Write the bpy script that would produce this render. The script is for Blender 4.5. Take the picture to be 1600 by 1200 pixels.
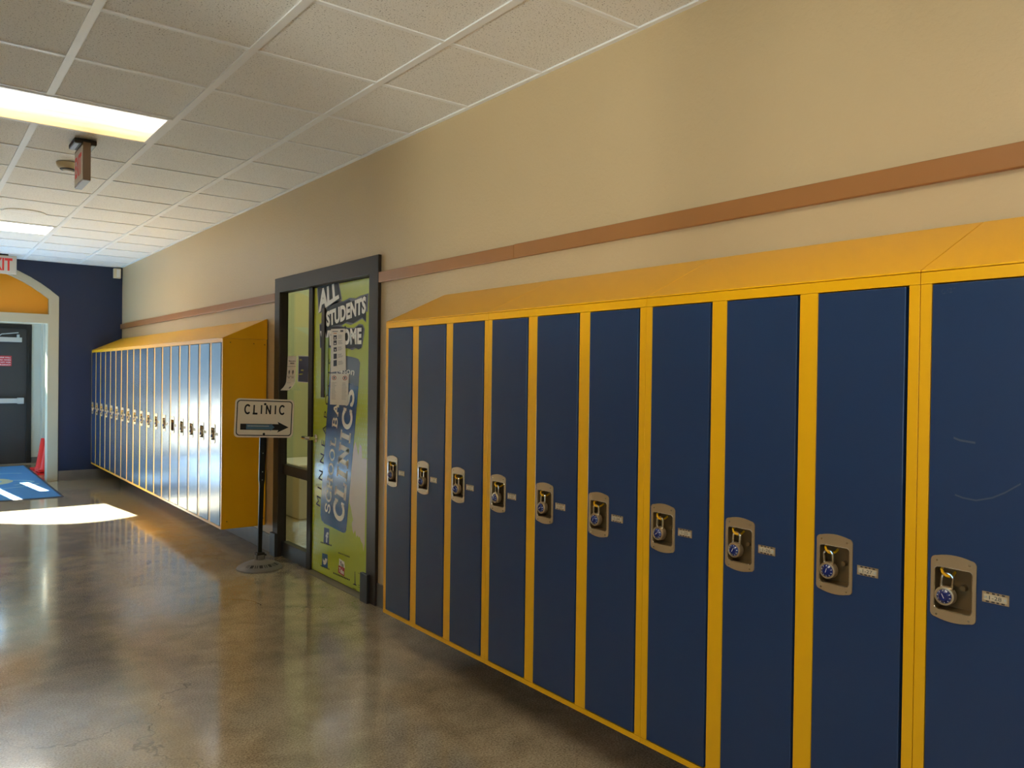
import bpy, math, random
from mathutils import Vector, Matrix
from mathutils.geometry import tessellate_polygon
random.seed(7)
for o in list(bpy.data.objects): bpy.data.objects.remove(o)
S = bpy.context.scene
COL = S.collection
R = math.radians

# ------------------------------------------------------------------ camera
F = 1231.1065; YAW, PIT, ROL = 0.657735, -0.009946, 0.013060
CAM = Vector((-2.37752, 0.0, 1.4606))
fw = Vector((math.sin(YAW)*math.cos(PIT), math.cos(YAW)*math.cos(PIT), math.sin(PIT)))
rt = Vector((math.cos(YAW), -math.sin(YAW), 0)); up = rt.cross(fw)
rt2 = rt*math.cos(ROL)+up*math.sin(ROL); up2 = -rt*math.sin(ROL)+up*math.cos(ROL)
cd = bpy.data.cameras.new('camera'); cam = bpy.data.objects.new('camera', cd); COL.objects.link(cam)
cd.sensor_fit = 'HORIZONTAL'; cd.sensor_width = 36; cd.lens = F/1600*36; cd.clip_start = .05; cd.clip_end = 200
m3 = Matrix((rt2, up2, -fw)).transposed()
cam.matrix_world = Matrix.Translation(CAM) @ m3.to_4x4()
S.camera = cam
def at(u, v, axis, c):
    """point of the surface axis=c that the photograph shows at (u, v)"""
    d = rt2*((u-800)/F) + up2*(-(v-600)/F) + fw
    i = 'xyz'.index(axis); t = (c-CAM[i])/d[i]
    return CAM + d*t

# ------------------------------------------------------------------ light
EXPO = 0.12
SKY = 3.0; SUN = 180.0
W = bpy.data.worlds.new('world'); S.world = W; W.use_nodes = True
wn = W.node_tree.nodes; bg = wn['Background']
bg.inputs['Color'].default_value = (.43, .67, 1.0, 1); bg.inputs['Strength'].default_value = SKY
sd = bpy.data.lights.new('sun', 'SUN'); so = bpy.data.objects.new('sun', sd); COL.objects.link(so)
sd.energy = SUN; sd.angle = R(.5); sd.color = (1, .95, .86)
so.rotation_euler = Vector((.12, -1, -.5)).to_track_quat('-Z', 'Y').to_euler(); so.location = (-2, 20, 6)
S.view_settings.view_transform = 'Standard'; S.view_settings.look = 'None'
S.view_settings.exposure = EXPO; S.view_settings.gamma = 1.0; S.view_settings.use_curve_mapping = False
LAMP_NEAR, LAMP_FAR, LAMP_BACK = 1.45, 13.0, 10.5
# added spot standing in for low sun bounced up through the added window
gd = bpy.data.lights.new('glint', 'SPOT'); go = bpy.data.objects.new('glint', gd); COL.objects.link(go)
gd.energy = 1500; gd.spot_size = R(30); gd.spot_blend = 1; gd.shadow_soft_size = .35; gd.color = (1, .95, .88)
go.location = (-8.0, -1.65, .1); go.rotation_euler = (Vector((-.3, 3.3, 2.75))-go.location).to_track_quat('-Z', 'Y').to_euler()

# ------------------------------------------------------------------ materials
def lin(c):
    f = lambda x: x/12.92 if x <= .04045 else ((x+.055)/1.055)**2.4
    return tuple(f(v/255) for v in c)+(1,)
MATS = {}
def mat(name, rgb, rough=.5, metal=0, bump=0, bscale=200, var=0, vscale=3, spec=.5, emit=None, est=0, coat=0, bdetail=3):
    m = bpy.data.materials.new(name); m.use_nodes = True; MATS[name] = m
    n, l = m.node_tree.nodes, m.node_tree.links; b = n['Principled BSDF']
    b.inputs['Base Color'].default_value = lin(rgb); b.inputs['Roughness'].default_value = rough
    b.inputs['Metallic'].default_value = metal; b.inputs['Specular IOR Level'].default_value = spec
    if coat: b.inputs['Coat Weight'].default_value = coat; b.inputs['Coat Roughness'].default_value = .08
    tc = n.new('ShaderNodeTexCoord')
    if var:
        t = n.new('ShaderNodeTexNoise'); t.inputs['Scale'].default_value = vscale; t.inputs['Detail'].default_value = 5
        l.new(tc.outputs['Object'], t.inputs['Vector'])
        mx = n.new('ShaderNodeMix'); mx.data_type = 'RGBA'; c = lin(rgb)
        mx.inputs[6].default_value = tuple(x*(1-var) for x in c[:3])+(1,); mx.inputs[7].default_value = tuple(min(1, x*(1+var)) for x in c[:3])+(1,)
        l.new(t.outputs['Fac'], mx.inputs[0]); l.new(mx.outputs[2], b.inputs['Base Color'])
    if bump:
        t = n.new('ShaderNodeTexNoise'); t.inputs['Scale'].default_value = bscale; t.inputs['Detail'].default_value = bdetail
        l.new(tc.outputs['Object'], t.inputs['Vector'])
        bp = n.new('ShaderNodeBump'); bp.inputs['Strength'].default_value = bump; bp.inputs['Distance'].default_value = .01
        l.new(t.outputs['Fac'], bp.inputs['Height']); l.new(bp.outputs['Normal'], b.inputs['Normal'])
    if emit: b.inputs['Emission Color'].default_value = lin(emit); b.inputs['Emission Strength'].default_value = est
    return m
mat('wall_beige', (203, 179, 138), .45, bump=.22, bscale=55, var=.04, vscale=1.5)
mat('wall_navy', (22, 36, 66), .5, bump=.1, bscale=90, var=.05)
mat('cream', (184, 176, 150), .4)
mat('vest_cream', (206, 200, 180), .5, bump=.05)
mat('orange', (226, 150, 12), .5, bump=.05, bscale=90)
mat('rail_brown', (164, 112, 62), .38, var=.06, vscale=6)
mat('base_grey', (104, 101, 96), .45, var=.2, vscale=9)
mat('yellow', (248, 180, 10), .3, bump=.02, bscale=300)
mat('door_blue', (36, 59, 94), .2, bump=.012, bscale=420, var=.04, vscale=2)
mat('steel', (204, 178, 138), .34, metal=.75, bump=.03, bscale=150)
mat('pan_steel', (128, 104, 68), .34, metal=.6)
mat('chrome', (225, 222, 215), .12, metal=1)
mat('brass', (190, 150, 70), .25, metal=.9)
mat('black', (16, 15, 15), .4)
mat('dark_hole', (12, 11, 10), .8)
mat('frame_brown', (60, 51, 42), .55, spec=.35, var=.05, vscale=10)
mat('frame_dark', (40, 33, 26), .6, spec=.35)
mat('block_grey', (48, 48, 50), .45)
mat('steel_door', (54, 49, 46), .5)
mat('alu', (200, 202, 200), .3, metal=.6)
mat('white', (236, 232, 224), .5)
mat('paper', (238, 230, 216), .7, bump=.15, bscale=40)
mat('ink', (40, 38, 44), .7)
mat('ink_grey', (120, 114, 110), .7)
mat('ink_red', (180, 60, 50), .6)
mat('ink_orange', (206, 140, 70), .6)
mat('green', (192, 204, 22), .28, var=.07, vscale=5, coat=.3)
mat('green_light', (196, 212, 92), .28, coat=.3)
mat('green_dark', (138, 156, 18), .28, coat=.3)
mat('vinyl_black', (14, 13, 17), .5, spec=.25)
mat('vinyl_grey', (120, 122, 126), .5, spec=.3)
mat('vinyl_slate', (92, 96, 106), .3)
mat('vinyl_blue', (16, 72, 134), .26, coat=.3)
mat('vinyl_white', (252, 248, 236), .4)
mat('vinyl_beige', (222, 206, 176), .35)
mat('icon_navy', (48, 58, 96), .35)
mat('icon_blue', (22, 86, 140), .35)
mat('icon_red', (190, 46, 44), .35)
mat('tee', (240, 240, 238), .4)
mat('sign_white', (250, 236, 216), .3)
mat('sign_arrow_blue', (84, 124, 152), .35)
mat('cast_grey', (120, 112, 102), .55, var=.15, vscale=30)
mat('cone_red', (236, 32, 30), .4)
mat('mat_blue', (70, 132, 196), .95, bump=.4, bscale=300, var=.08, vscale=12)
mat('mat_edge', (52, 62, 84), .6)
mat('mat_tan', (180, 186, 164), .95, bump=.4, bscale=300)
mat('mat_line', (128, 172, 204), .95)
mat('exit_face', (196, 190, 178), .5)
mat('exit_red', (200, 44, 34), .5, emit=(200, 44, 34), est=.15)
mat('red_sign', (190, 40, 44), .45)
mat('brown_box', (92, 70, 46), .4)
mat('bluegrey', (168, 178, 196), .4)
mat('beige_plastic', (222, 206, 172), .5)
mat('led', (255, 250, 235), .4, emit=(255, 248, 230), est=2.5)
mat('clinic_wall', (186, 188, 150), .6)
mat('clinic_floor', (120, 118, 100), .5)
mat('paving', (104, 110, 118), .9, bump=.2, bscale=3)
mat('padlock_blue', (20, 34, 96), .22, coat=.4)
mat('plate_cream', (206, 186, 150), .5)
mat('navy_notice', (44, 58, 98), .5)
mat('notice_yellow', (190, 186, 80), .6)
mat('scuff', (50, 66, 88), .6)
mat('threshold', (120, 110, 98), .5, var=.1, vscale=20)

def node_floor():
    m = bpy.data.materials.new('polished_concrete'); m.use_nodes = True; MATS['floor'] = m
    n, l = m.node_tree.nodes, m.node_tree.links; b = n['Principled BSDF']
    tc = n.new('ShaderNodeTexCoord')
    def noise(s, d=5, dist=0, rough=.55):
        t = n.new('ShaderNodeTexNoise'); t.inputs['Scale'].default_value = s; t.inputs['Detail'].default_value = d
        t.inputs['Distortion'].default_value = dist; t.inputs['Roughness'].default_value = rough
        l.new(tc.outputs['Object'], t.inputs['Vector']); return t
    def ramp(src, p0, p1, c0, c1):
        r = n.new('ShaderNodeValToRGB'); r.color_ramp.elements[0].position = p0; r.color_ramp.elements[1].position = p1
        r.color_ramp.elements[0].color = c0; r.color_ramp.elements[1].color = c1; l.new(src, r.inputs[0]); return r
    big = noise(.9, 6, .8); mid = noise(6, 6, .4); fine = noise(130, 2)
    r1 = ramp(big.outputs['Fac'], .3, .7, lin((176, 163, 138)), lin((216, 200, 170)))
    r2 = ramp(mid.outputs['Fac'], .3, .7, (.72, .72, .72, 1), (1.1, 1.1, 1.1, 1))
    r3 = ramp(fine.outputs['Fac'], .3, .65, (.5, .47, .42, 1), (1.08, 1.08, 1.08, 1))
    def mul(a, c):
        x = n.new('ShaderNodeMix'); x.data_type = 'RGBA'; x.blend_type = 'MULTIPLY'; x.inputs[0].default_value = 1
        l.new(a, x.inputs[6]); l.new(c, x.inputs[7]); return x.outputs[2]
    c = mul(mul(r1.outputs[0], r2.outputs[0]), r3.outputs[0])
    # hairline cracks: edges of big warped cells, broken up by a noise mask
    wv = n.new('ShaderNodeVectorMath'); wv.operation = 'ADD'; wn_ = noise(2.2, 4, 0, .7)
    sc = n.new('ShaderNodeVectorMath'); sc.operation = 'SCALE'; sc.inputs['Scale'].default_value = .55
    l.new(wn_.outputs['Color'], sc.inputs[0]); l.new(tc.outputs['Object'], wv.inputs[0]); l.new(sc.outputs[0], wv.inputs[1])
    vo = n.new('ShaderNodeTexVoronoi'); vo.feature = 'DISTANCE_TO_EDGE'; vo.inputs['Scale'].default_value = .62
    l.new(wv.outputs[0], vo.inputs['Vector'])
    rc = ramp(vo.outputs['Distance'], .0, .0028, (1, 1, 1, 1), (0, 0, 0, 1))
    mk = ramp(noise(.8, 3).outputs['Fac'], .5, .56, (0, 0, 0, 1), (1, 1, 1, 1))
    mm = n.new('ShaderNodeMath'); mm.operation = 'MULTIPLY'; l.new(rc.outputs[0], mm.inputs[0]); l.new(mk.outputs[0], mm.inputs[1])
    m3_ = n.new('ShaderNodeMath'); m3_.operation = 'MULTIPLY'; m3_.inputs[1].default_value = .65; l.new(mm.outputs[0], m3_.inputs[0])
    cx = n.new('ShaderNodeMix'); cx.data_type = 'RGBA'; l.new(m3_.outputs[0], cx.inputs[0]); l.new(c, cx.inputs[6]); cx.inputs[7].default_value = lin((40, 34, 28))
    l.new(cx.outputs[2], b.inputs['Base Color'])
    rr = n.new('ShaderNodeMapRange'); rr.inputs['To Min'].default_value = .1; rr.inputs['To Max'].default_value = .22
    l.new(mid.outputs['Fac'], rr.inputs['Value']); l.new(rr.outputs[0], b.inputs['Roughness'])
    b.inputs['Specular IOR Level'].default_value = .7; b.inputs['Coat Weight'].default_value = .8; b.inputs['Coat Roughness'].default_value = .1
    bp = n.new('ShaderNodeBump'); bp.inputs['Strength'].default_value = .025; bp.inputs['Distance'].default_value = .01
    l.new(noise(7, 3, .5).outputs['Fac'], bp.inputs['Height']); l.new(bp.outputs['Normal'], b.inputs['Normal'])
node_floor()
def node_tile():
    m = bpy.data.materials.new('ceiling_tile'); m.use_nodes = True; MATS['tile'] = m
    n, l = m.node_tree.nodes, m.node_tree.links; b = n['Principled BSDF']; b.inputs['Roughness'].default_value = .9
    tc = n.new('ShaderNodeTexCoord'); t = n.new('ShaderNodeTexNoise'); t.inputs['Scale'].default_value = 140; t.inputs['Detail'].default_value = 2
    l.new(tc.outputs['Object'], t.inputs['Vector'])
    r = n.new('ShaderNodeValToRGB'); r.color_ramp.elements[0].position = .3; r.color_ramp.elements[1].position = .4
    r.color_ramp.elements[0].color = lin((150, 144, 134)); r.color_ramp.elements[1].color = lin((236, 233, 226))
    l.new(t.outputs['Fac'], r.inputs[0]); l.new(r.outputs[0], b.inputs['Base Color'])
    bp = n.new('ShaderNodeBump'); bp.inputs['Strength'].default_value = .4; bp.inputs['Distance'].default_value = .004
    l.new(t.outputs['Fac'], bp.inputs['Height']); l.new(bp.outputs['Normal'], b.inputs['Normal'])
node_tile()
def node_glass(name, tint, fac):
    m = bpy.data.materials.new(name); m.use_nodes = True; MATS[name] = m
    n, l = m.node_tree.nodes, m.node_tree.links; n.remove(n['Principled BSDF'])
    a = n.new('ShaderNodeBsdfTransparent'); a.inputs[0].default_value = tint
    g = n.new('ShaderNodeBsdfGlossy'); g.inputs['Roughness'].default_value = .02
    lw = n.new('ShaderNodeLayerWeight'); lw.inputs['Blend'].default_value = .5
    pw = n.new('ShaderNodeMath'); pw.operation = 'POWER'; pw.inputs[1].default_value = 5; l.new(lw.outputs['Facing'], pw.inputs[0])
    fr = n.new('ShaderNodeMath'); fr.operation = 'MULTIPLY_ADD'; fr.inputs[1].default_value = .9; fr.inputs[2].default_value = fac; l.new(pw.outputs[0], fr.inputs[0])
    x = n.new('ShaderNodeMixShader'); l.new(fr.outputs[0], x.inputs[0]); l.new(a.outputs[0], x.inputs[1]); l.new(g.outputs[0], x.inputs[2])
    l.new(x.outputs[0], n['Material Output'].inputs[0])
node_glass('glass', (.93, .96, .93, 1), .04)
node_glass('glass_green', (.9, .95, .88, 1), .04)
def node_lens(name, c0, c1, st):
    """prismatic lens of a ceiling light, glowing more yellow along one side where it has aged"""
    m = bpy.data.materials.new(name); m.use_nodes = True; MATS[name] = m
    n, l = m.node_tree.nodes, m.node_tree.links; b = n['Principled BSDF']; b.inputs['Base Color'].default_value = (.8, .78, .7, 1)
    tc = n.new('ShaderNodeTexCoord'); mp = n.new('ShaderNodeMapping'); mp.inputs['Scale'].default_value = (1.2, 14, 1)
    t = n.new('ShaderNodeTexNoise'); t.inputs['Scale'].default_value = 1; t.inputs['Detail'].default_value = 4
    l.new(tc.outputs['Object'], mp.inputs[0]); l.new(mp.outputs[0], t.inputs['Vector'])
    sp = n.new('ShaderNodeSeparateXYZ'); l.new(tc.outputs['Object'], sp.inputs[0])
    mr = n.new('ShaderNodeMapRange'); mr.inputs['From Min'].default_value = -.25; mr.inputs['From Max'].default_value = .28
    l.new(sp.outputs['Y'], mr.inputs['Value'])
    ad = n.new('ShaderNodeMath'); ad.operation = 'MULTIPLY_ADD'; ad.inputs[1].default_value = 1.1; l.new(t.outputs['Fac'], ad.inputs[0]); l.new(mr.outputs[0], ad.inputs[2])
    sb = n.new('ShaderNodeMath'); sb.operation = 'SUBTRACT'; sb.inputs[1].default_value = .6; l.new(ad.outputs[0], sb.inputs[0])
    r = n.new('ShaderNodeValToRGB'); r.color_ramp.elements[0].color = c0; r.color_ramp.elements[1].color = c1
    r.color_ramp.elements[0].position = .1; r.color_ramp.elements[1].position = .8
    l.new(sb.outputs[0], r.inputs[0]); l.new(r.outputs[0], b.inputs['Emission Color']); b.inputs['Emission Strength'].default_value = st
node_lens('lens_near', (1, .95, .86, 1), (.72, .46, .17, 1), LAMP_NEAR)
node_lens('lens_far', (1, .97, .9, 1), (1, .95, .85, 1), LAMP_FAR)
node_lens('lens_back', (1, .9, .72, 1), (1, .87, .66, 1), LAMP_BACK)

mat('lens_clinic', (240, 240, 230), .4, emit=(255, 250, 225), est=5)  # glow of the fill panel added inside the clinic

# ------------------------------------------------------------------ mesh helpers
class MB:
    def __init__(s): s.v = []; s.f = []; s.m = []
    def add(s, vs, fs, mi=0):
        o = len(s.v); s.v += [tuple(p) for p in vs]; s.f += [tuple(i+o for i in f) for f in fs]; s.m += [mi]*len(fs); return s
    def box(s, x0, x1, y0, y1, z0, z1, mi=0):
        x0, x1 = sorted((x0, x1)); y0, y1 = sorted((y0, y1)); z0, z1 = sorted((z0, z1))
        vs = [(x, y, z) for x in (x0, x1) for y in (y0, y1) for z in (z0, z1)]
        return s.add(vs, [(0, 1, 3, 2), (4, 6, 7, 5), (0, 4, 5, 1), (2, 3, 7, 6), (0, 2, 6, 4), (1, 5, 7, 3)], mi)
    def prism(s, loops, to, t0, t1, mi=0, side=None):
        """polygon with holes (2D loops) extruded from t0 to t1; to(a, b, t) -> 3D"""
        side = mi if side is None else side
        tris = tessellate_polygon([[Vector((a, b, 0)) for a, b in lp] for lp in loops])
        flat = [p for lp in loops for p in lp]; n = len(flat)
        s.add([to(a, b, t0) for a, b in flat], [tuple(t) for t in tris], mi)
        if t1 is None or t1 == t0: return s
        s.add([to(a, b, t1) for a, b in flat], [tuple(reversed(t)) for t in tris], mi)
        for lp in loops:
            k = len(lp); vs = [to(a, b, t0) for a, b in lp]+[to(a, b, t1) for a, b in lp]
            s.add(vs, [(i, (i+1) % k, (i+1) % k+k, i+k) for i in range(k)], side)
        return s
    def cyl(s, p0, p1, r0, r1=None, n=16, mi=0, cap=True):
        r1 = r0 if r1 is None else r1; p0 = Vector(p0); p1 = Vector(p1); d = (p1-p0).normalized()
        a = d.orthogonal().normalized(); b = d.cross(a); vs = []
        for p, r in ((p0, r0), (p1, r1)):
            vs += [p+(a*math.cos(2*math.pi*i/n)+b*math.sin(2*math.pi*i/n))*r for i in range(n)]
        fs = [(i, (i+1) % n, (i+1) % n+n, i+n) for i in range(n)]
        if cap: fs += [tuple(reversed(range(n))), tuple(range(n, 2*n))]
        return s.add(vs, fs, mi)
    def lathe(s, prof, o, ax=(0, 0, 1), n=28, mi=0):
        """prof: (radius, height) list"""
        d = Vector(ax).normalized(); a = d.orthogonal().normalized(); b = d.cross(a); o = Vector(o); vs = []
        for r, h in prof:
            vs += [o+d*h+(a*math.cos(2*math.pi*i/n)+b*math.sin(2*math.pi*i/n))*max(r, 1e-5) for i in range(n)]
        fs = [(j*n+i, j*n+(i+1) % n, (j+1)*n+(i+1) % n, (j+1)*n+i) for j in range(len(prof)-1) for i in range(n)]
        return s.add(vs, fs, mi)
    def tube(s, pts, r, n=8, mi=0):
        pts = [Vector(p) for p in pts]; vs = []; k = len(pts); a = None
        for i, p in enumerate(pts):
            d = (pts[min(i+1, k-1)]-pts[max(i-1, 0)]).normalized()
            a = (d.orthogonal() if a is None else a-d*a.dot(d)).normalized(); b = d.cross(a)
            vs += [p+(a*math.cos(2*math.pi*j/n)+b*math.sin(2*math.pi*j/n))*r for j in range(n)]
        fs = [(i*n+j, i*n+(j+1) % n, (i+1)*n+(j+1) % n, (i+1)*n+j) for i in range(k-1) for j in range(n)]
        fs += [tuple(reversed(range(n))), tuple(range((k-1)*n, k*n))]
        return s.add(vs, fs, mi)
    def build(s, name, mats, parent=None, local=False, bevel=0, smooth=False, label=None, seg=2):
        if isinstance(mats, str): mats = [mats]
        me = bpy.data.meshes.new(name); vs = s.v
        if parent is not None and not local:
            off = parent.location if parent.parent is None else parent.parent.location+parent.location
            vs = [(x-off.x, y-off.y, z-off.z) for x, y, z in vs]
        me.from_pydata(vs, [], s.f); me.polygons.foreach_set('material_index', s.m)
        for q in mats: me.materials.append(MATS[q])
        import bmesh
        b = bmesh.new(); b.from_mesh(me); bmesh.ops.remove_doubles(b, verts=b.verts, dist=1e-6); bmesh.ops.recalc_face_normals(b, faces=b.faces); b.to_mesh(me); b.free()
        o = bpy.data.objects.new(name, me); COL.objects.link(o)
        if parent is not None: o.parent = parent
        if bevel:
            md = o.modifiers.new('bevel', 'BEVEL'); md.width = bevel; md.segments = seg; md.limit_method = 'ANGLE'; md.angle_limit = R(40)
        if smooth:
            for p in me.polygons: p.use_smooth = True
            md = o.modifiers.new('split', 'EDGE_SPLIT'); md.split_angle = R(35)
        if label: o['label'] = label
        return o
def thing(name, label, cat, loc=(0, 0, 0), group=None):
    o = bpy.data.objects.new(name, None); COL.objects.link(o); o.location = loc; o.empty_display_size = .1
    o['label'] = label; o['category'] = cat
    if group: o['group'] = group
    return o
def struct(o, label=None, cat=None):
    o['kind'] = 'structure'
    if label: o['label'] = label
    if cat: o['category'] = cat
    return o
def sthing(name, label, cat, loc=(0, 0, 0)): return struct(thing(name, label, cat, loc))
def tag(o, label, cat, group=None):
    o['label'] = label; o['category'] = cat
    if group: o['group'] = group
    return o
def copy_tree(o, parent=None):
    c = o.copy(); COL.objects.link(c); c.parent = parent
    for ch in [x for x in KIDS.get(o.name, [])]: copy_tree(ch, c)
    return c
KIDS = {}
def index_kids():
    KIDS.clear()
    for o in bpy.data.objects:
        if o.parent: KIDS.setdefault(o.parent.name, []).append(o)
XZ = lambda a, b, t: (a, t, b)
YZ = lambda a, b, t: (t, a, b)
XY = lambda a, b, t: (a, b, t)

# lettering -------------------------------------------------------
def quad_map(q, plane, axis='x'):
    """bilinear map of the unit square onto four photo corners (TL, TR, BR, BL) lying on a plane"""
    P = [at(u, v, axis, plane) for u, v in q]
    return lambda u, v: (P[3]*(1-u)+P[2]*u)*(1-v)+(P[0]*(1-u)+P[1]*u)*v
def rect_map(o, right, upv):
    o, right, upv = Vector(o), Vector(right), Vector(upv); return lambda u, v: o+right*u+upv*v
def text2d(s, bold=0, spacing=1.0):
    c = bpy.data.curves.new('t', 'FONT'); c.body = s; c.offset = bold; c.resolution_u = 3; c.space_character = spacing
    o = bpy.data.objects.new('t', c); COL.objects.link(o); bpy.context.view_layer.update()
    me = bpy.data.meshes.new_from_object(o); vs = [(v.co.x, v.co.y) for v in me.vertices]; fs = [tuple(p.vertices) for p in me.polygons]
    bpy.data.objects.remove(o); bpy.data.curves.remove(c); bpy.data.meshes.remove(me)
    x0 = min(v[0] for v in vs); x1 = max(v[0] for v in vs); y0 = min(v[1] for v in vs); y1 = max(v[1] for v in vs)
    return [((x-x0)/(x1-x0), (y-y0)/(y1-y0)) for x, y in vs], fs
def put_text(mb, s, mp, mi=0, bold=0, spacing=1.0):
    vs, fs = text2d(s, bold, spacing); mb.add([mp(u, v) for u, v in vs], fs, mi)
def arc(cx, cy, rx, ry, a0, a1, n=12): return [(cx+rx*math.cos(R(a0+(a1-a0)*i/n)), cy+ry*math.sin(R(a0+(a1-a0)*i/n))) for i in range(n+1)]
GL = {  # stroke letters: width, strokes, serifs (x, y, half width)
 'C': (.8, [arc(.44, .5, .36, .43, 42, 318, 16)], [('v', .74, .79, .13), ('v', .74, .2, .11)]),
 'L': (.7, [[(.2, .07), (.2, .93)], [(.06, .07), (.66, .07)]], [('h', .2, .93, .17), ('v', .64, .16, .12)]),
 'I': (.42, [[(.21, .07), (.21, .93)]], [('h', .21, .93, .19), ('h', .21, .07, .19)]),
 'N': (.9, [[(.18, .07), (.18, .93)], [(.18, .93), (.72, .07)], [(.72, .07), (.72, .93)]], [('h', .14, .93, .13), ('h', .18, .07, .16), ('h', .72, .93, .16)]),
 'S': (.66, [arc(.33, .71, .24, .22, 20, 270, 12)[:]+arc(.33, .28, .26, .22, 90, -160, 12)], [('v', .56, .8, .1), ('v', .09, .2, .1)]),
 'H': (.86, [[(.18, .07), (.18, .93)], [(.68, .07), (.68, .93)], [(.18, .5), (.68, .5)]], [('h', .18, .93, .15), ('h', .18, .07, .15), ('h', .68, .93, .15), ('h', .68, .07, .15)]),
 'O': (.86, [arc(.43, .5, .34, .43, 0, 360, 22)], []),
 'A': (.86, [[(.12, .07), (.43, .93)], [(.43, .93), (.74, .07)], [(.24, .36), (.62, .36)]], [('h', .12, .07, .14), ('h', .74, .07, .14)]),
 'B': (.74, [[(.18, .07), (.18, .93)], [(.18, .93)]+arc(.38, .72, .22, .21, 90, -90, 8)+[(.18, .51)], [(.18, .51)]+arc(.4, .29, .25, .22, 90, -90, 8)+[(.18, .07)]], [('h', .14, .93, .1), ('h', .14, .07, .1)]),
 'E': (.7, [[(.18, .07), (.18, .93)], [(.08, .93), (.62, .93)], [(.08, .07), (.64, .07)], [(.18, .51), (.5, .51)]], [('v', .6, .84, .11), ('v', .62, .16, .11)]),
 'D': (.82, [[(.18, .07), (.18, .93)], [(.06, .93), (.35, .93)]+arc(.38, .5, .34, .43, 85, -85, 10)+[(.06, .07)]], []),
 ' ': (.4, [], []),
}
def stroke_word(mb, s, mp, th=.16, serif=True, gap=.1, mi=0):
    tot = sum(GL[c][0]+gap for c in s)-gap; x = 0
    def seg(p, q, t):
        dx, dy = q[0]-p[0], q[1]-p[1]; L = math.hypot(dx, dy) or 1; nx, ny = -dy/L*t/2, dx/L*t/2; ex, ey = dx/L*t*.12, dy/L*t*.12
        c = [(p[0]-ex+nx, p[1]-ey+ny), (q[0]+ex+nx, q[1]+ey+ny), (q[0]+ex-nx, q[1]+ey-ny), (p[0]-ex-nx, p[1]-ey-ny)]
        mb.add([mp((x+a)/tot, b) for a, b in c], [(0, 1, 2, 3)], mi)
    for c in s:
        w, st, sf = GL[c]
        for pl in st:
            k = len(pl); off = []
            closed = math.hypot(pl[0][0]-pl[-1][0], pl[0][1]-pl[-1][1]) < 1e-6
            if k == 2: seg(pl[0], pl[1], th); continue
            for i, p in enumerate(pl):
                a = pl[i-1] if i else (pl[-2] if closed else pl[0]); b = pl[i+1] if i < k-1 else (pl[1] if closed else pl[-1])
                dx, dy = b[0]-a[0], b[1]-a[1]; L = math.hypot(dx, dy) or 1; off.append((-dy/L*th/2, dx/L*th/2))
            vs = [mp((x+p[0]+o[0])/tot, p[1]+o[1]) for p, o in zip(pl, off)]+[mp((x+p[0]-o[0])/tot, p[1]-o[1]) for p, o in zip(pl, off)]
            mb.add(vs, [(i, i+1, i+1+k, i+k) for i in range(k-1)], mi)
        if serif:
            for kd, sx, sy, h in sf:
                if kd == 'h': seg((sx-h, sy), (sx+h, sy), .13)
                else: seg((sx, sy-h), (sx, sy+h), .12)
        x += w+gap
def poly_px(mb, pts, plane, mi=0, thick=0):
    P = [at(u, v, 'x', plane) for u, v in pts]; mb.prism([[(p.y, p.z) for p in P]], YZ, plane, plane+thick if thick else None, mi)

# ================================================================== THE ROOM
CH = 2.881          # ceiling height
XL = -3.80          # left wall
YF = 11.875         # far wall with the arch
YB = -6.0           # end behind the camera
YV = 14.30          # outer wall of the entrance lobby
struct(MB().box(XL-.1, 2.4, YB-.1, YV+.02, -.12, 0).build('floor', 'floor'), 'polished brown-grey concrete floor of the corridor', 'floor')
struct(MB().box(XL, .0, YB, YF+.0, CH+.004, CH+.06).build('ceiling', 'tile'), 'white speckled ceiling tiles in a metal grid', 'ceiling')
grid = MB()
for x in (-.546, -1.166, -1.786, -2.405, -3.025, -3.645): grid.box(x-.018, x+.018, YB, YF, CH-.003, CH+.004)
y = 2.25-.6096*13
while y < YF-.1:
    grid.box(XL, 0, y-.0115, y+.0115, CH-.0015, CH+.004); y += .6096
grid.box(-.024, 0, YB, YF, CH-.004, CH+.004)
grid.box(XL, XL+.024, YB, YF, CH-.004, CH+.004)
grid.box(XL, 0, YF-.02, YF, CH-.004, CH+.004)
struct(grid.build('trim_1', 'tee'), 'thin white metal grid holding the ceiling tiles', 'ceiling grid')

# right wall with the clinic doorway
DY0, DY1, DZ = 4.50, 6.12, 2.155
w = MB().prism([[(YB, 0), (DY0, 0), (DY0, DZ), (DY1, DZ), (DY1, 0), (YF, 0), (YF, CH), (YB, CH)]], YZ, 0, .05)
struct(w.build('wall_right', 'wall_beige'), 'beige textured wall above and between the lockers', 'wall')
rail = MB().box(-.022, 0, 6.179, YF, 2.037, 2.103).box(-.022, 0, 3.05, 4.434, 2.037, 2.103).box(-.022, 0, YB, 3.048, 2.037, 2.105)
struct(rail.build('trim_2', 'rail_brown', bevel=.003), 'brown wooden rail running along the right wall', 'wall rail')
bb = MB().box(-.01, 0, 6.18, YF, 0, .145).box(-.01, 0, YB, 4.434, 0, .145)
struct(bb.build('baseboard_right', 'base_grey', bevel=.002), 'grey baseboard under the lockers', 'baseboard')
# left and back walls
WY0, WY1, WZ0, WZ1 = -2.4, 1.4, .85, 2.3
struct(MB().prism([[(YB, 0), (YF, 0), (YF, CH), (YB, CH)], [(WY0, WZ0), (WY0, WZ1), (WY1, WZ1), (WY1, WZ0)]], YZ, XL-.1, XL).build('wall_left', 'wall_beige'), 'beige wall on the left side of the corridor', 'wall')
struct(MB().box(XL-.1, .12, YB-.1, YB, 0, CH).build('wall_back', 'wall_beige'), 'beige end wall behind the viewer', 'wall')

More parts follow.
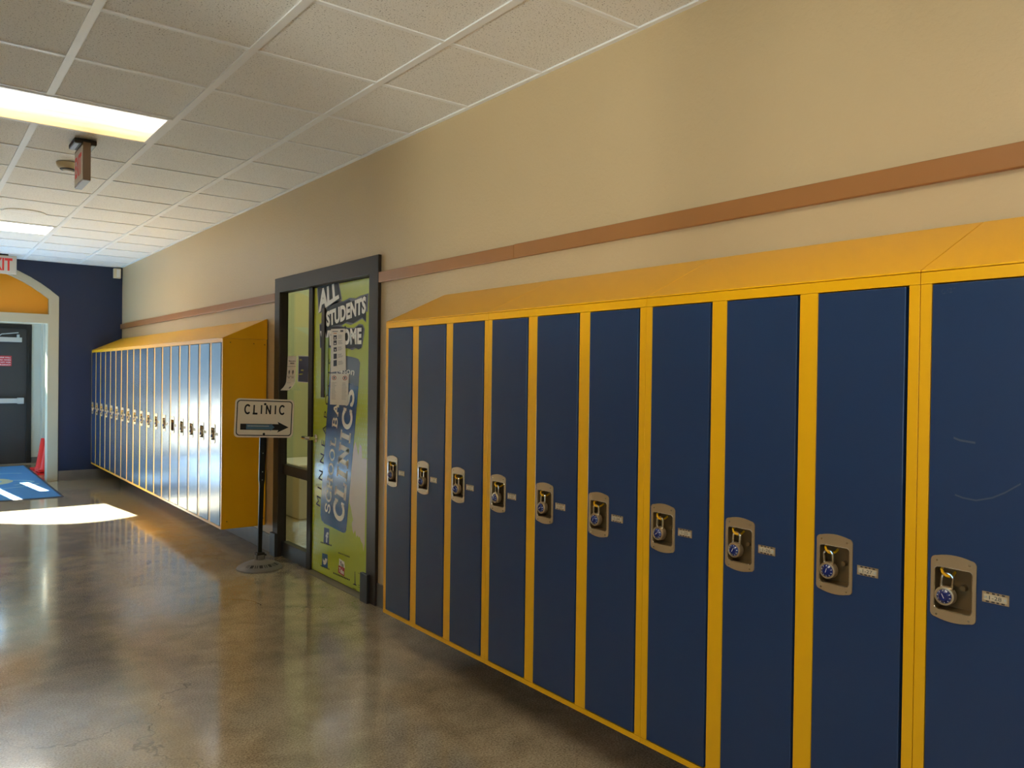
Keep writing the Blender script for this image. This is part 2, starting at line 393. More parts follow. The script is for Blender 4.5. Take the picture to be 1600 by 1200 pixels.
wf = MB().prism([[(WY0, WZ0), (WY1, WZ0), (WY1, WZ1), (WY0, WZ1)]]+[[(a+.05, WZ0+.05), (a+.05, WZ1-.05), (a+1.2, WZ1-.05), (a+1.2, WZ0+.05)] for a in (WY0, WY0+1.275, WY0+2.55)], YZ, XL-.09, XL-.03)
wf.box(XL-.065, XL-.06, WY0, WY1, WZ0, WZ1, 1)
struct(wf.build('window_2', ['frame_brown', 'glass']), 'added brown framed window in the left corridor wall, unseen, letting in fill daylight', 'window')  # out of view, added so daylight fills the near end of the corridor

# far wall: navy with an arch (segmental head), cream surround, orange tympanum
AX, AR, AXC = -.89, 1.70, -1.99      # inner right edge, head radius, centre
def arch_pts(right, spring, rad, cx, n=20):
    half = right-cx; a = math.asin(half/rad); zc = spring-rad*math.cos(a)
    return [(cx+rad*math.sin(a-2*a*i/n), zc+rad*math.cos(a-2*a*i/n)) for i in range(n+1)]
inner = arch_pts(-.878, 2.395, 1.70, AXC); outer_ = arch_pts(-.761, 2.425, 1.83, AXC)
outer_ = [(a, min(b, CH-.012)) for a, b in outer_]
aw = MB().prism([[(XL, 0), (2*AXC+.80, 0), (2*AXC+.80, 2.42)]+[(2*AXC-a, b) for a, b in arch_pts(-.80, 2.42, 1.78, AXC)][:0]+list(reversed(arch_pts(-.80, 2.42, 1.78, AXC)))+[(-.80, 2.42), (-.80, 0), (0, 0), (0, CH), (XL, CH)]], XZ, YF, YF+.17)
struct(aw.build('wall_far', 'wall_navy'), 'dark navy blue end wall around the arched doorway', 'wall')
xl = 2*AXC
ao = [(-.761, 0)]+outer_+[(xl+.761, 0), (xl+.89, 0), (xl+.89, 2.068), (-.89, 2.068), (-.89, 0)]
hole = [(-.878, 2.19)]+inner+[(xl+.878, 2.19)]
cs = sthing('trim_3', 'cream painted frame around the arched opening in the navy wall', 'arch frame', (AXC, YF, 0))
MB().prism([ao, hole], XZ, YF-.02, YF+.18).build('arch_surround', 'cream', cs, bevel=.006)
MB().prism([[(-.86, 2.17)]+[(a, b+.01) for a, b in inner]+[(xl+.86, 2.17)]], XZ, YF+.06, YF+.09).build('orange_panel', 'orange', cs, label='orange panel filling the arch head')
struct(MB().box(-.755, 0, YF-.012, YF, 0, .13).box(XL, xl+.755, YF-.012, YF, 0, .13).build('baseboard_far', 'base_grey'), 'grey baseboard below the navy wall', 'baseboard')

# entrance lobby beyond the arch
struct(MB().box(-.60, -.50, YF+.18, YV+.06, 0, 3.1).box(-.677, -.60, YV-.25, YV, 0, 3.1).build('wall_lobby_right', 'vest_cream'), 'cream side wall of the entrance lobby', 'wall')
struct(MB().box(-3.5, -3.4, YF+.18, YV+.06, 0, 3.1).build('wall_lobby_left', 'vest_cream'), 'cream left wall of the entrance lobby', 'wall')
struct(MB().box(-3.4, -.60, YF+.16, YV+.06, 3.1, 3.16).build('ceiling_lobby', 'vest_cream'), 'white ceiling of the entrance lobby', 'ceiling')
struct(MB().box(-.61, -.60, YF+.2, YV-.25, 0, .10).box(-.8, -.677, YV-.01, YV, 0, .10).box(-.687, -.677, YV-.26, YV, 0, .1).box(-.687, -.6, YV-.26, YV-.25, 0, .1).build('baseboard_lobby', 'base_grey'), 'grey baseboard in the entrance lobby', 'baseboard')
EZ = .5
tr = [(-1.137, 2.37), (-1.137, 2.845), (-1.3, 2.895), (-1.45, 2.925), (-1.62, 2.94), (-1.8, 2.928), (-2.0, 2.88), (-2.15, 2.82), (-2.32, 2.73), (-2.5, 2.6), (-2.5, 2.37)]
holes = [tr, [(-1.885, 1.2), (-1.885, 2.02), (-1.80, 2.02), (-1.80, 1.2)], [(-3.2, .15), (-3.2, 2.2), (-2.12, 2.2), (-2.12, .15)]]
ew = MB().prism([[(-3.5, 0), (-1.72, 0), (-1.72, 2.16), (-.80, 2.16), (-.80, 0), (-.50, 0), (-.50, 3.16), (-3.5, 3.16)]]+holes, XZ, YV, YV+.06)
struct(ew.build('wall_entrance', 'vest_cream'), 'cream outer wall of the lobby around the grey exit door', 'wall')
gl = MB()
for h in holes: gl.prism([h], XZ, YV+.03, YV+.034)
struct(gl.build('window_1', 'glass'), 'daylight panes beside and above the lobby exit door', 'window')
struct(MB().box(-14, 14, YV+.06, 40, -.2, -.05).box(-30, XL-.1, -14, YV+.06, -.2, -.05).build('ground', 'paving'), 'grey paved ground outside the entrance', 'ground')
# exit door
dr = sthing('door_2', 'dark grey metal exit door with a push bar beyond the arch', 'door', (-1.3, YV, 0))
MB().prism([[(-.80, 0), (-.80, 2.165), (-1.80, 2.165), (-1.80, 0), (-1.745, 0), (-1.745, 2.09), (-.868, 2.09), (-.868, 0)]], XZ, YV-.03, YV+.05).build('door_frame', 'frame_dark', dr, bevel=.004)
MB().prism([[(-.866, .012), (-.866, 2.092), (-1.747, 2.092), (-1.747, .012)], [(-1.49, 1.25), (-1.40, 1.25), (-1.40, 1.73), (-1.49, 1.73)]], XZ, YV-.01, YV+.035).build('door_leaf', 'steel_door', dr, bevel=.003)
MB().box(-1.495, -1.395, YV+.01, YV+.014, 1.245, 1.735).build('vision_glass', 'glass', dr)
pb = MB().box(-1.66, -.905, YV-.085, YV-.05, .945, 1.02).box(-.99, -.905, YV-.09, YV-.01, .935, 1.03).box(-1.66, -1.58, YV-.09, YV-.01, .935, 1.03)
pb.build('push_bar', 'alu', dr, bevel=.006, label='silver push bar')
cl = MB().box(-1.3, -.935, YV-.08, YV-.01, 1.885, 1.955).tube([(-1.25, YV-.05, 1.955), (-1.2, YV-.1, 2.0), (-.98, YV-.06, 2.03)], .008).cyl((-.985, YV-.075, 1.955), (-.985, YV-.075, 2.0), .02)
cl.build('door_closer', 'alu', dr, bevel=.005, label='silver door closer')
MB().tube([(-1.35, YV-.04, 2.11), (-.9, YV-.04, 2.105), (-.855, YV-.042, 2.07), (-.842, YV-.042, 1.95), (-.842, YV-.042, 1.25)], .009).build('cable', 'frame_dark', dr)
MB().box(-.86, -.83, YV-.045, YV-.028, 1.18, 1.26).build('contact_switch', 'frame_dark', dr, bevel=.003)
rs = MB().box(-1.36, -1.063, YV-.014, YV-.0105, 1.515, 1.673, 0)
for i, s in enumerate(('THIS ALARM WILL', 'SOUND WHEN', 'USED EXCEPT FOR', 'EMERGENCY')):
    z = 1.636-.037*i; wv = .27 if len(s) > 11 else .2
    put_text(rs, s, rect_map((-1.075-wv, YV-.0146, z), (wv, 0, 0), (0, 0, .019)), 1, .01)
tag(rs.build('warning_sign', ['red_sign', 'white']), 'small red warning sign with white lettering on the grey exit door', 'sign')
struct(MB().box(-3.4, -.68, YV-.06, YV+.02, 0, .014).build('trim_4', 'threshold'), 'door sill of the exit door', 'sill')

# ------------------------------------------------------------------ clinic doorway
fr = sthing('door_1', 'dark brown door frame of the clinic entrance with glass sidelight', 'door', (0, 5.3, 0))
XA, XB = -.022, .055
f1 = MB().prism([[(4.436, .0), (4.56, .0), (4.56, 2.10), (6.075, 2.10), (6.075, 0), (6.178, 0), (6.178, 2.215), (4.436, 2.215)]], YZ, XA, 0)
f1.box(0, XB, DY0, 4.56, 0, 2.10).box(0, XB, 6.085, DY1, 0, 2.155).box(0, XB, DY0, 6.085, 2.10, 2.155)
f1.build('door_frame', 'frame_brown', fr, bevel=.003)
MB().box(.015, .075, 5.522, 5.592, 0, 2.10).build('mullion', 'frame_dark', fr, bevel=.003)
MB().box(.02, .07, 5.592, 6.085, .655, .735).build('mid_rail', 'frame_brown', fr, bevel=.004)
MB().box(.015, .075, 5.592, 6.085, 0, .118).build('bottom_rail', 'block_grey', fr, bevel=.004)
for a, b in ((4.502, 4.60), (6.075, 6.182)):
    MB().box(XA-.022, XA+.001, a-.0, b, 0, .185).build('kick_block', 'block_grey', fr, bevel=.003)
MB().box(.04, .046, 5.592, 6.085, .735, 2.10).build('sidelight_pane', 'glass_green', fr)
MB().box(.04, .046, 5.592, 6.085, .118, .655).build('sidelight_pane', 'glass_green', fr)
MB().box(-.03, .12, 4.56, 5.52, 0, .006).build('threshold', 'threshold', fr)
# leaf
LX = .03
MB().box(LX, LX+.045, 4.565, 5.52, .008, 2.095).build('door_leaf', 'frame_dark', fr, bevel=.002)
MB().box(LX-.012, LX, 4.563, 4.60, .22, .34).cyl((LX-.014, 4.575, .22), (LX-.014, 4.575, .34), .008).build('hinge', 'black', fr)
hd = MB().lathe([(0, .0), (.03, .0), (.03, .01), (.012, .016), (.012, .055), (0, .055)], (LX, 5.455, .985), (-1, 0, 0)).tube([(LX-.05, 5.455, .985), (LX-.058, 5.50, .985), (LX-.058, 5.575, .985)], .014)
hd.build('lever_handle', 'chrome', fr, smooth=True, label='chrome lever handle')
# room behind the glass
struct(MB().prism([[(4.0, -.0), (9.0, -.0), (9.0, 2.9), (4.0, 2.9)]], YZ, 2.3, 2.4).box(.05, 2.4, 3.95, 4.0, 0, 2.9).box(.05, 2.4, 8.2, 8.25, 0, 2.9).box(.05, 2.4, 4, 9, 2.9, 2.95).build('wall_clinic', 'clinic_wall'), 'pale green walls of the clinic room behind the glass', 'wall')
cw = MB().box(.5, 1.7, 6.3, 7.5, 2.885, 2.899).build('clinic_fill_light', 'lens_clinic'); tag(cw, 'added unseen fill light on the clinic ceiling, brightening the room behind the sidelight', 'ceiling light')  # unseen glowing panel added to brighten the room behind the sidelight
tag(MB().box(.75, 1.6, 7.5, 8.19, 0, .52).box(.72, 1.63, 7.46, 8.19, .52, .55).build('clinic_cabinet', 'white', bevel=.01), 'low white cabinet inside the clinic behind the sidelight', 'cabinet')

# banner on the leaf
BX = LX-.0015
bn = thing('door_banner', 'lime green vinyl banner reading ALL STUDENTS WELCOME on the clinic door', 'banner', (BX, 5.05, 0))
MB().box(BX, LX, 4.567, 5.518, .012, 2.093).build('backing_sheet', 'green', bn)
dots = MB()
def disc(mb, y, z, r, x, mi=0, n=8): mb.add([(x, y+r*math.cos(2*math.pi*i/n), z+r*1.05*math.sin(2*math.pi*i/n)) for i in range(n)], [tuple(range(n))], mi)
for i in range(44):
    for j in range(4):
        z = .07+i*.036; yy = 5.503-j*.034-(i % 2)*.017; r = .0125*(1-.16*j)*(1-.3*(i/44))
        if z > 1.2 and j > 1: continue
        disc(dots, yy, z, r, BX-.0004)
for i in range(16):
    for j in range(4): disc(dots, 4.66+j*.035+(i % 2)*.017, .86+i*.034, .011*(1-.04*i), BX-.0004)
dots.build('dot_pattern', 'green_light', bn)
def layer(name, pts, m, k, **kw):
    b = MB(); poly_px(b, pts, BX-.0004*k, 0); return b.build(name, m, bn, **kw)
sp = MB()
poly_px(sp, [(552, 703), (555, 690), (557, 697), (560, 712), (562, 694), (565, 698), (566, 716), (570, 716), (573.4, 718), (571.5, 770), (570, 850), (568, 862), (566.5, 850), (564, 846), (562, 838), (560.5, 840), (558, 836), (556.5, 840), (555, 828), (552.5, 834), (550.5, 828), (549.5, 818), (551.5, 812), (549.5, 802), (548, 792), (546, 786), (546, 770)], BX-.0008, 0)
sp.build('paint_splash', 'vinyl_beige', bn)
tg = MB()
for q in ([(495.5, 449.5), (529, 439.5), (534.5, 468), (526, 474), (512, 481), (504, 487), (500, 489.5), (497.5, 488)],
          [(522, 472), (530, 469), (536, 471), (546, 465.5), (556, 466), (563, 462), (573, 459), (576, 458), (574.5, 488), (572, 486), (572, 504), (566, 498), (556, 504), (548, 508), (540, 505), (534, 509), (520, 509), (505, 514), (502, 500), (504, 488), (512, 481)],
          [(499, 507), (504, 503), (514, 508), (525, 507), (536, 510), (545, 512), (553, 512), (561, 506), (567, 507), (570, 514), (567.5, 532), (566, 542), (562, 545), (556, 544), (550, 547), (544, 544), (534, 545), (520, 544), (508, 543), (500, 544)]):
    poly_px(tg, q, BX-.0012, 0)
tg.build('torn_edge', 'vinyl_grey', bn)
tb = MB()
for q in ([(496.5, 450), (528, 441), (532.8, 467), (520, 474), (508, 482), (502, 488), (499, 489)],
          [(512, 481), (524, 474), (538, 471.5), (546, 468.5), (549, 471), (560, 468.5), (566, 464), (573, 461.5), (571.6, 502), (566, 496), (558, 501), (552, 505), (542, 503), (534, 507), (520, 509), (508, 513), (503, 501), (505, 489)],
          [(500, 508), (506, 505), (516, 510), (528, 510), (538, 511.5), (539, 508), (542, 513), (553, 514), (560, 508.5), (566, 508.5), (568, 514), (566, 530), (564.5, 544), (560, 546), (554, 543), (546, 545), (538, 543), (524, 543), (510, 541), (501, 543)]):
    poly_px(tb, q, BX-.0016, 0)
tb.build('headline_backing', 'vinyl_black', bn)
hl = MB()
put_text(hl, 'ALL', quad_map([(498.5, 452.5), (527, 441), (530, 466), (497.5, 489)], BX-.002), 0, .05, 1.0)
put_text(hl, 'STUDENTS', quad_map([(509.5, 487), (572, 462), (571.6, 489), (510, 511.5)], BX-.002), 0, .05, 1.05)
put_text(hl, 'WELCOME', quad_map([(500, 517), (565, 511.5), (564.6, 538), (501.5, 541)], BX-.002), 0, .05, 1.05)
hl.build('headline', 'vinyl_white', bn, label='white block lettering')
layer('name_panel', [(517, 556), (519, 552), (541.5, 556), (555, 559), (560, 561), (562.6, 567), (560, 606), (541, 829), (539.5, 832), (536, 832.5), (507, 818), (502.5, 813), (500.8, 805), (501, 790)], 'vinyl_blue', 3)
layer('grey_panel', [(517, 556), (519, 552), (541.5, 556), (555, 559), (560, 561), (562.6, 567), (560, 604), (545, 598.5), (515.5, 588.5)], 'vinyl_slate', 4)
nm = MB()
stroke_word(nm, 'CLINICS', quad_map([(519.5, 806), (539, 607), (554, 611), (536.5, 819)], BX-.002), .2, True, .1)
stroke_word(nm, 'SCHOOL BASED', quad_map([(507, 799), (527, 570), (535, 572), (515.3, 804)], BX-.002), .16, True, .12)
put_text(nm, 'Edison', quad_map([(523, 571), (554.5, 575.5), (553, 587), (522, 580)], BX-.0022), 0, .008)
nm.build('clinic_lettering', 'vinyl_white', bn, label='white slab serif lettering running upwards')
mi_ = MB()
put_text(mi_, 'MINNEAPOLIS', quad_map([(493.8, 788), (514, 560), (519, 561), (500, 792)], BX-.002), 0, .0, 1.75)
mi_.build('city_lettering', 'ink', bn, label='thin black lettering running upwards')
IM = ['icon_navy', 'vinyl_white', 'icon_blue', 'icon_red', 'ink']
def icon(name, shapes, text=(), caption=None, label=None):
    b = MB()
    for pts, lay, mi in shapes: poly_px(b, pts, BX-lay, mi)
    for word, q, mi in text: put_text(b, word, quad_map(q, BX-.0012), mi, .04)
    o = b.build(name, IM, bn, label=label)
    if caption:
        c = MB(); m = quad_map(caption, BX-.0008)
        for k in range(11): c.add([m((k+.1)/11, .1), m((k+.75)/11, .1), m((k+.75)/11, .9), m((k+.1)/11, .9)], [(0, 1, 2, 3)], 0)
        c.build('caption', 'ink', bn)
icon('social_icon', [([(506.5, 824), (514, 826), (514.6, 827.5), (514, 852), (505.6, 848), (505.4, 845)], .0006, 0)], [('f', [(509, 830), (513.3, 832), (512.6, 849), (508.8, 847)], 1)],
     [(501, 845.5), (518.5, 851), (518.5, 854), (501, 848.5)], 'navy square with a white letter f')
icon('social_icon', [([(503.5, 864), (511.8, 866.5), (512, 888), (502.6, 885.5)], .0006, 2),
     ([(504.6, 872), (506, 876), (507.4, 875), (508, 872), (509.8, 872.5), (511.3, 874), (510.6, 878), (509, 882), (506.5, 882.5), (504.6, 880), (505.6, 879.5), (504.4, 876.5)], .0012, 1)], (),
     [(500.5, 882), (515, 888.5), (515, 891), (500.5, 884.5)], 'blue square with a white bird')
icon('social_icon', [([(530, 872.5), (538, 878), (539, 888), (529.5, 883)], .0006, 1), ([(528.8, 883), (538.5, 888), (537.8, 901), (528.4, 894.5)], .0008, 3)],
     [('You', [(531.5, 876), (537, 880), (536.6, 887), (531, 883)], 4), ('Tube', [(529.8, 886), (537.6, 890.5), (537, 898.5), (529.4, 893)], 1)],
     [(520.5, 893.5), (547, 905), (547, 908), (520.5, 896.5)], 'white and red badge reading You Tube')
icon('tower_logo', [([(554.3, 893), (555, 893), (555.4, 912), (557, 914.5), (557, 915.5), (551.5, 913), (551.5, 912), (554, 912)], .0008, 4), ([(551, 918), (557, 921), (557, 921.8), (551, 918.8)], .0008, 4)]
     +[([(559, yy-1), (566, yy+1.6), (566, yy+2.1), (559, yy-.4)], .0008, 4) for yy in (896, 914.5, 917.5)], (), [(528.5, 862), (546.5, 869), (546.5, 872), (528.5, 865)], 'tiny black slender tower logo')
# narrow vision panel cut through the banner
vp = MB().box(LX-.012, LX-.0016, 5.318, 5.372, 1.29, 1.935).build('vision_frame', 'frame_brown', fr, bevel=.003)
MB().box(LX-.006, LX-.0018, 5.262, 5.318, 1.31, 1.72).build('vision_strip', 'green_dark', fr)

# papers taped to the door and the glass
def sheet(name, q, plane, label, cat, draw, mats, group=None, curl=0):
    mp = quad_map(q, plane); b = MB(); n = 8
    def P(u, v): 
        p = mp(u, v); k = max(0, 1-v-.72)/.28 if curl else 0
        return p+Vector((-curl*k*k-.0006*math.sin(9*u+7*v), 0, 0))
    for i in range(n):
        for j in range(12):
            u0, u1, v0, v1 = i/n, (i+1)/n, j/12, (j+1)/12
            b.add([P(u0, v0), P(u1, v0), P(u1, v1), P(u0, v1)], [(0, 1, 2, 3)], 0)
    T = lambda u, v: P(u, v)+Vector((-.0012, 0, 0))
    R_ = lambda u0, u1, v0, v1, mi: b.add([T(u0, v0), T(u1, v0), T(u1, v1), T(u0, v1)], [(0, 1, 2, 3)], mi)
    draw(b, T, R_)
    o = b.build(name, mats); 
    md = o.modifiers.new('thickness', 'SOLIDIFY'); md.thickness = .0004
    return tag(o, label, cat, group)
def d1(b, T, R_):
    R_(.12, .5, .93, .95, 2); R_(.68, .88, .92, .965, 1); R_(.2, .42, .885, .905, 3)
    for i, z in enumerate((.75, .62, .47, .30, .13)):
        R_(.2, .42, z, z+(.1, .11, .1, .12, .14)[i], 1); R_(.26, .36, z+.02, z+.05, 0)
        for k in range(4): R_(.5, .5+.36*random.uniform(.6, 1), z+.02+.025*k, z+.027+.025*k, 2)
sheet('paper_notice', [(517.3, 514), (539.3, 513.3), (540.6, 578), (516.6, 582)], BX-.004, 'upper paper notice with a column of pictures taped on the green clinic door', 'notice', d1, ['paper', 'ink', 'ink_grey', 'ink_orange'])
def d2(b, T, R_):
    for cxu in (.22, .8):
        for i in range(14):
            a0, a1 = 2*math.pi*i/14, 2*math.pi*(i+1)/14
            b.add([T(cxu+.12*math.cos(a0), .86+.07*math.sin(a0)), T(cxu+.12*math.cos(a1), .86+.07*math.sin(a1)), T(cxu+.09*math.cos(a1), .86+.05*math.sin(a1)), T(cxu+.09*math.cos(a0), .86+.05*math.sin(a0))], [(0, 1, 2, 3)], 1)
        R_(cxu-.03, cxu+.03, .83, .895, 2)
        for k in range(13): R_(cxu-.14, cxu-.14+random.uniform(.18, .28), .7-.043*k, .708-.043*k, 3)
sheet('paper_notice', [(516.4, 583.5), (545.3, 584), (543.6, 633.5), (515.6, 632)], BX-.004, 'lower wide paper notice with two red circled symbols on the green clinic door', 'notice', d2, ['paper', 'ink_red', 'ink', 'ink_grey'])
def d3(b, T, R_):
    put_text(b, 'Please wear a', lambda u, v: T(.15+.75*u, .84+.035*v), 1, .02)
    put_text(b, 'MASK', lambda u, v: T(.35+.45*u, .77+.04*v), 1, .03)
    R_(.03, .97, .693, .70, 1); R_(.06, .85, .405, .415, 1); R_(.1, .85, .22, .226, 2)
    for cxu in (.28, .7):
        b.add([T(cxu+.1*math.cos(2*math.pi*i/12), .54+.055*math.sin(2*math.pi*i/12)) for i in range(12)], [tuple(range(12))], 2)
        R_(cxu-.04, cxu+.04, .46, .5, 2); R_(cxu-.12, cxu+.12, .36, .378, 2)
    R_(.7, .92, .05, .12, 2)
sheet('paper_notice', [(449.8, 556.3), (464, 556.3), (460, 610), (446.5, 610)], .036, 'curling white paper notice taped on the sidelight glass', 'notice', d3, ['paper', 'ink', 'ink_grey'], curl=.045)
def d4(b, T, R_):
    R_(.07, .93, .03, .97, 1)
    put_text(b, 'SIT', lambda u, v: T(.12+.3*u, .8+.07*v), 2, .03)
    for z, w_ in ((.58, .48), (.43, .42), (.28, .36)): R_(.1, .1+w_, z, z+.05, 2)
sheet('paper_notice', [(466, 555.5), (483.6, 555.8), (482.6, 598.5), (465, 597)], .036, 'navy notice with pale yellow text on the sidelight glass', 'notice', d4, ['white', 'navy_notice', 'notice_yellow'])

# ------------------------------------------------------------------ lockers
D = .369; LW = .9172; PITCH = LW/3; Z0 = .2065; LH = 1.5255
def rrect(cy, cz, w, h, r, arcx=0, n=5):
    """rounded outline; arcx bulges the top and bottom edges"""
    pts = []
    for sx, sz, a0 in ((1, 1, 0), (-1, 1, 90), (-1, -1, 180), (1, -1, 270)):
        for i in range(n+1):
            a = R(a0+90*i/n); pts.append((cy+sx*(w/2-r)+r*math.cos(a), cz+sz*(h/2-r)+r*math.sin(a)))
        if sz == 1 and sx == 1 or sz == -1 and sx == -1:
            for i in range(1, 7):
                t = i/7; pts.append((cy+sx*(w/2-r)*(1-2*t), cz+sz*(h/2+arcx*(1-(1-2*t)**2))))
        else:
            for i in range(1, 4): pass
    return pts
CUP_C = (-.0615, .961-Z0)          # centre of the latch cup, from the door's left edge and the unit's base
def make_unit(number0=None):
    u = thing('locker_unit', '', 'locker unit', (0, 0, Z0))
    b = MB(); e = .0006
    y1, y2 = -e, -LW+e
    t = .0015
    b.box(-D+.016, -.012, y1, y1-t, 0, LH).box(-D+.016, -.012, y2+t, y2, 0, LH)
    b.box(-D+.016, -.012, y1, y2, 0, t).box(-D+.016, -.012, y1, y2, LH-t, LH).box(-.016, -.012, y1, y2, 0, LH)
    for k in (1, 2): b.box(-D+.03, -.016, -k*PITCH-.0007, -k*PITCH+.0007, 0, LH)
    b.box(-D, -D+.016, y1, y2, 0, .0195).box(-D, -D+.016, y1, y2, LH-.029, LH)
    for a, c in ((y1, -.0275), (-PITCH+.0275, -PITCH-.0275), (-2*PITCH+.0275, -2*PITCH-.0275), (-LW+.0275, y2)):
        b.box(-D+.0004, -D+.016, a, c, .0202, LH-.0297)
    b.build('cabinet', 'yellow', u, local=True, bevel=.001)
    h = MB(); prof = [(-D, LH+.0015), (-D, LH+.006), (-.008, LH+.174), (-.008, LH+.0015)]
    h.prism([prof], lambda a, c, t_: (a, t_, c), y1, y2)
    h.build('slope_top', 'yellow', u, local=True, bevel=.0015, label='sloping yellow sheet metal top')
    for k in range(3):
        yl = -k*PITCH-.0300; w = .2418; zb, zt = .0235, LH-.032
        d = MB(); x0 = -D-.0025
        hy0, hy1, hz0, hz1 = yl-.0135, yl-.1065, CUP_C[1]-.058, CUP_C[1]+.057
        d.prism([[(yl, zb), (yl-w, zb), (yl-w, zt), (yl, zt)], [(hy0, hz0), (hy1, hz0), (hy1, hz1), (hy0, hz1)]], YZ, x0, x0+.02)
        do = d.build('door', 'door_blue', u, local=True, bevel=.0025, seg=3)
        cy, cz = yl+CUP_C[0], CUP_C[1]
        outl = rrect(cy, cz, .104, .150, .012, .006); inn = rrect(cy, cz-.003, .088, .106, .009)
        c = MB(); c.prism([outl, list(reversed(inn))], YZ, x0-.003, x0-.0002, 0)
        # pan
        n = len(inn); vs = [(x0-.003, a, z) for a, z in inn]+[(x0-.0005, cy+(a-cy)*.97, cz-.003+(z-cz+.003)*.97) for a, z in inn]+[(x0+.034, cy+(a-cy)*.93, cz-.003+(z-cz+.003)*.94) for a, z in inn]
        c.add(vs, [(i, (i+1) % n, (i+1) % n+n, i+n) for i in range(n)]+[(i+n, (i+1) % n+n, (i+1) % n+2*n, i+2*n) for i in range(n)]+[tuple(range(2*n, 3*n))], 1)
        rim = [(x0-.0028, cy+(a-cy)*.985, cz-.003+(z-cz+.003)*.985) for a, z in inn]
        c.tube(rim+rim[:2], .0011, n=6, mi=2)
        for sy in (-1, 1):
            for zz in (.064, -.068): c.cyl((x0-.003, cy+sy*.037, cz+zz), (x0-.0042, cy+sy*.037, cz+zz), .0028, n=8, mi=2)
        c.cyl((x0+.034, cy-.012, cz+.0), (x0+.022, cy-.012, cz+.0), .008, .006, n=12, mi=1)
        c.build('latch_cup', ['steel', 'pan_steel', 'chrome'], do, local=True)
        hk = MB().tube([(x0+.033, cy+.034, cz+.048), (x0+.018, cy+.032, cz+.046), (x0+.004, cy+.030, cz+.042), (x0-.002, cy+.024, cz+.035), (x0+.0, cy+.018, cz+.029), (x0+.008, cy+.013, cz+.026), (x0+.02, cy+.010, cz+.028), (x0+.033, cy+.010, cz+.034)], .0032, n=8)
        hk.build('hasp_loop', 'yellow', do, local=True, smooth=True, label='yellow painted lock loop')
        number_plate(do, yl-.126, None if number0 is None else number0+k)
    return u
def number_plate(do, y, num):
    x0 = -D-.0025; z0 = .947-Z0; p = MB()
    p.box(x0-.0008, x0, y, y-.057, z0, z0+.025, 3)
    p.box(x0-.0016, x0-.0006, y-.004, y-.053, z0+.0055, z0+.0195, 1)
    for s in (0, 1):
        for (a, b_) in ((.008, .015), (.020, .027), (.031, .036), (.041, .048)): p.box(x0-.0011, x0-.0005, y-a-s*.001, y-b_, z0+.0012+s*.0195, z0+.0042+s*.0195, 2)
    for a in (.008, .049): p.cyl((x0-.0016, y-a, z0+.0125), (x0-.0024, y-a, z0+.0125), .0022, n=8, mi=0)
    if num is not None:
        put_text(p, '1-%d' % num, rect_map((x0-.0018, y-.0155, z0+.008), (0, -.026, 0), (0, 0, .009)), 2, .0)
    return p.build('number_plate', ['alu', 'plate_cream', 'ink', 'steel'], do, local=True)
near_lab = ['yellow-framed blue locker unit nearest the clinic door, its doors numbered up from 1-19', 'second yellow-framed blue locker unit right of the clinic door',
            'third yellow-framed blue locker unit from the clinic door, holding door 1-27', 'yellow-framed blue locker unit at the right edge, holding door 1-28']
for i in range(4):
    u = make_unit(19+3*i); u.location = (0, 3.690-i*.9177, Z0); u['label'] = near_lab[i]; u['group'] = 'near bank of lockers right of the clinic door'
    if i == 3: last_near = u
proto = make_unit(None)
far_lab = ['blue locker unit closest to the clinic door, showing its yellow end panel', 'second blue locker unit left of the clinic door in the far bank', 'third blue locker unit left of the clinic door in the far bank',
           'third blue locker unit from the navy wall in the far bank', 'second blue locker unit from the navy wall in the far bank', 'farthest blue locker unit, against the navy end wall']
index_kids()
for i in range(6):
    u = proto if i == 0 else copy_tree(proto)
    u.location = (0, 6.3690+(i+1)*.9174, Z0); u['label'] = far_lab[i]; u['group'] = 'far bank of lockers before the navy wall'
    u['category'] = 'locker unit'
# end panel screws on the far bank's exposed side
for x, z in ((-D+.06, LH-.03), (-.12, LH-.035), (-.03, LH-.04), (-D+.045, .06), (-.03, .06)):
    MB().cyl((x, -LW+.0008, z), (x, -LW-.002, z), .004, n=8).build('screw', 'frame_dark', proto, local=True)
# scuffs and scribble on the nearest door
nd = [c for c in bpy.data.objects if c.parent == last_near and c.name.startswith('door')][0]
xs = -D-.0031
def scuff(pts, wd, sc):
    P = [at(a, b, 'x', xs) for a, b in pts]
    for a, b in zip(P, P[1:]):
        sc.add([(xs, a.y, a.z-wd/2), (xs, b.y, b.z-wd/2), (xs, b.y, b.z+wd/2), (xs, a.y, a.z+wd/2)], [(0, 1, 2, 3)])
off = last_near.location
marks = [(([(1492, 773), (1505, 778), (1525, 782), (1550, 778), (1570, 770), (1595, 756)],), .004), (([(1490, 684), (1500, 688), (1512, 690), (1524, 692)],), .005),
         (([(1474, 452), (1471, 455), (1473, 459), (1477, 458), (1476, 455)], [(1479, 459), (1481, 451), (1483, 458)], [(1483, 451), (1487, 451), (1484, 457), (1488, 456)], [(1491, 456), (1490, 450), (1493, 450)]), .0012)]
for strokes, wd in marks:
    sc = MB()
    for st in strokes: scuff(st, wd, sc)
    sc.v = [(x-off.x, y_-off.y, z-off.z) for x, y_, z in sc.v]
    sc.build('scribble' if wd < .002 else 'scuff_mark', 'scuff', nd, local=True, label='faint scribbled letters' if wd < .002 else 'pale curved scratch')

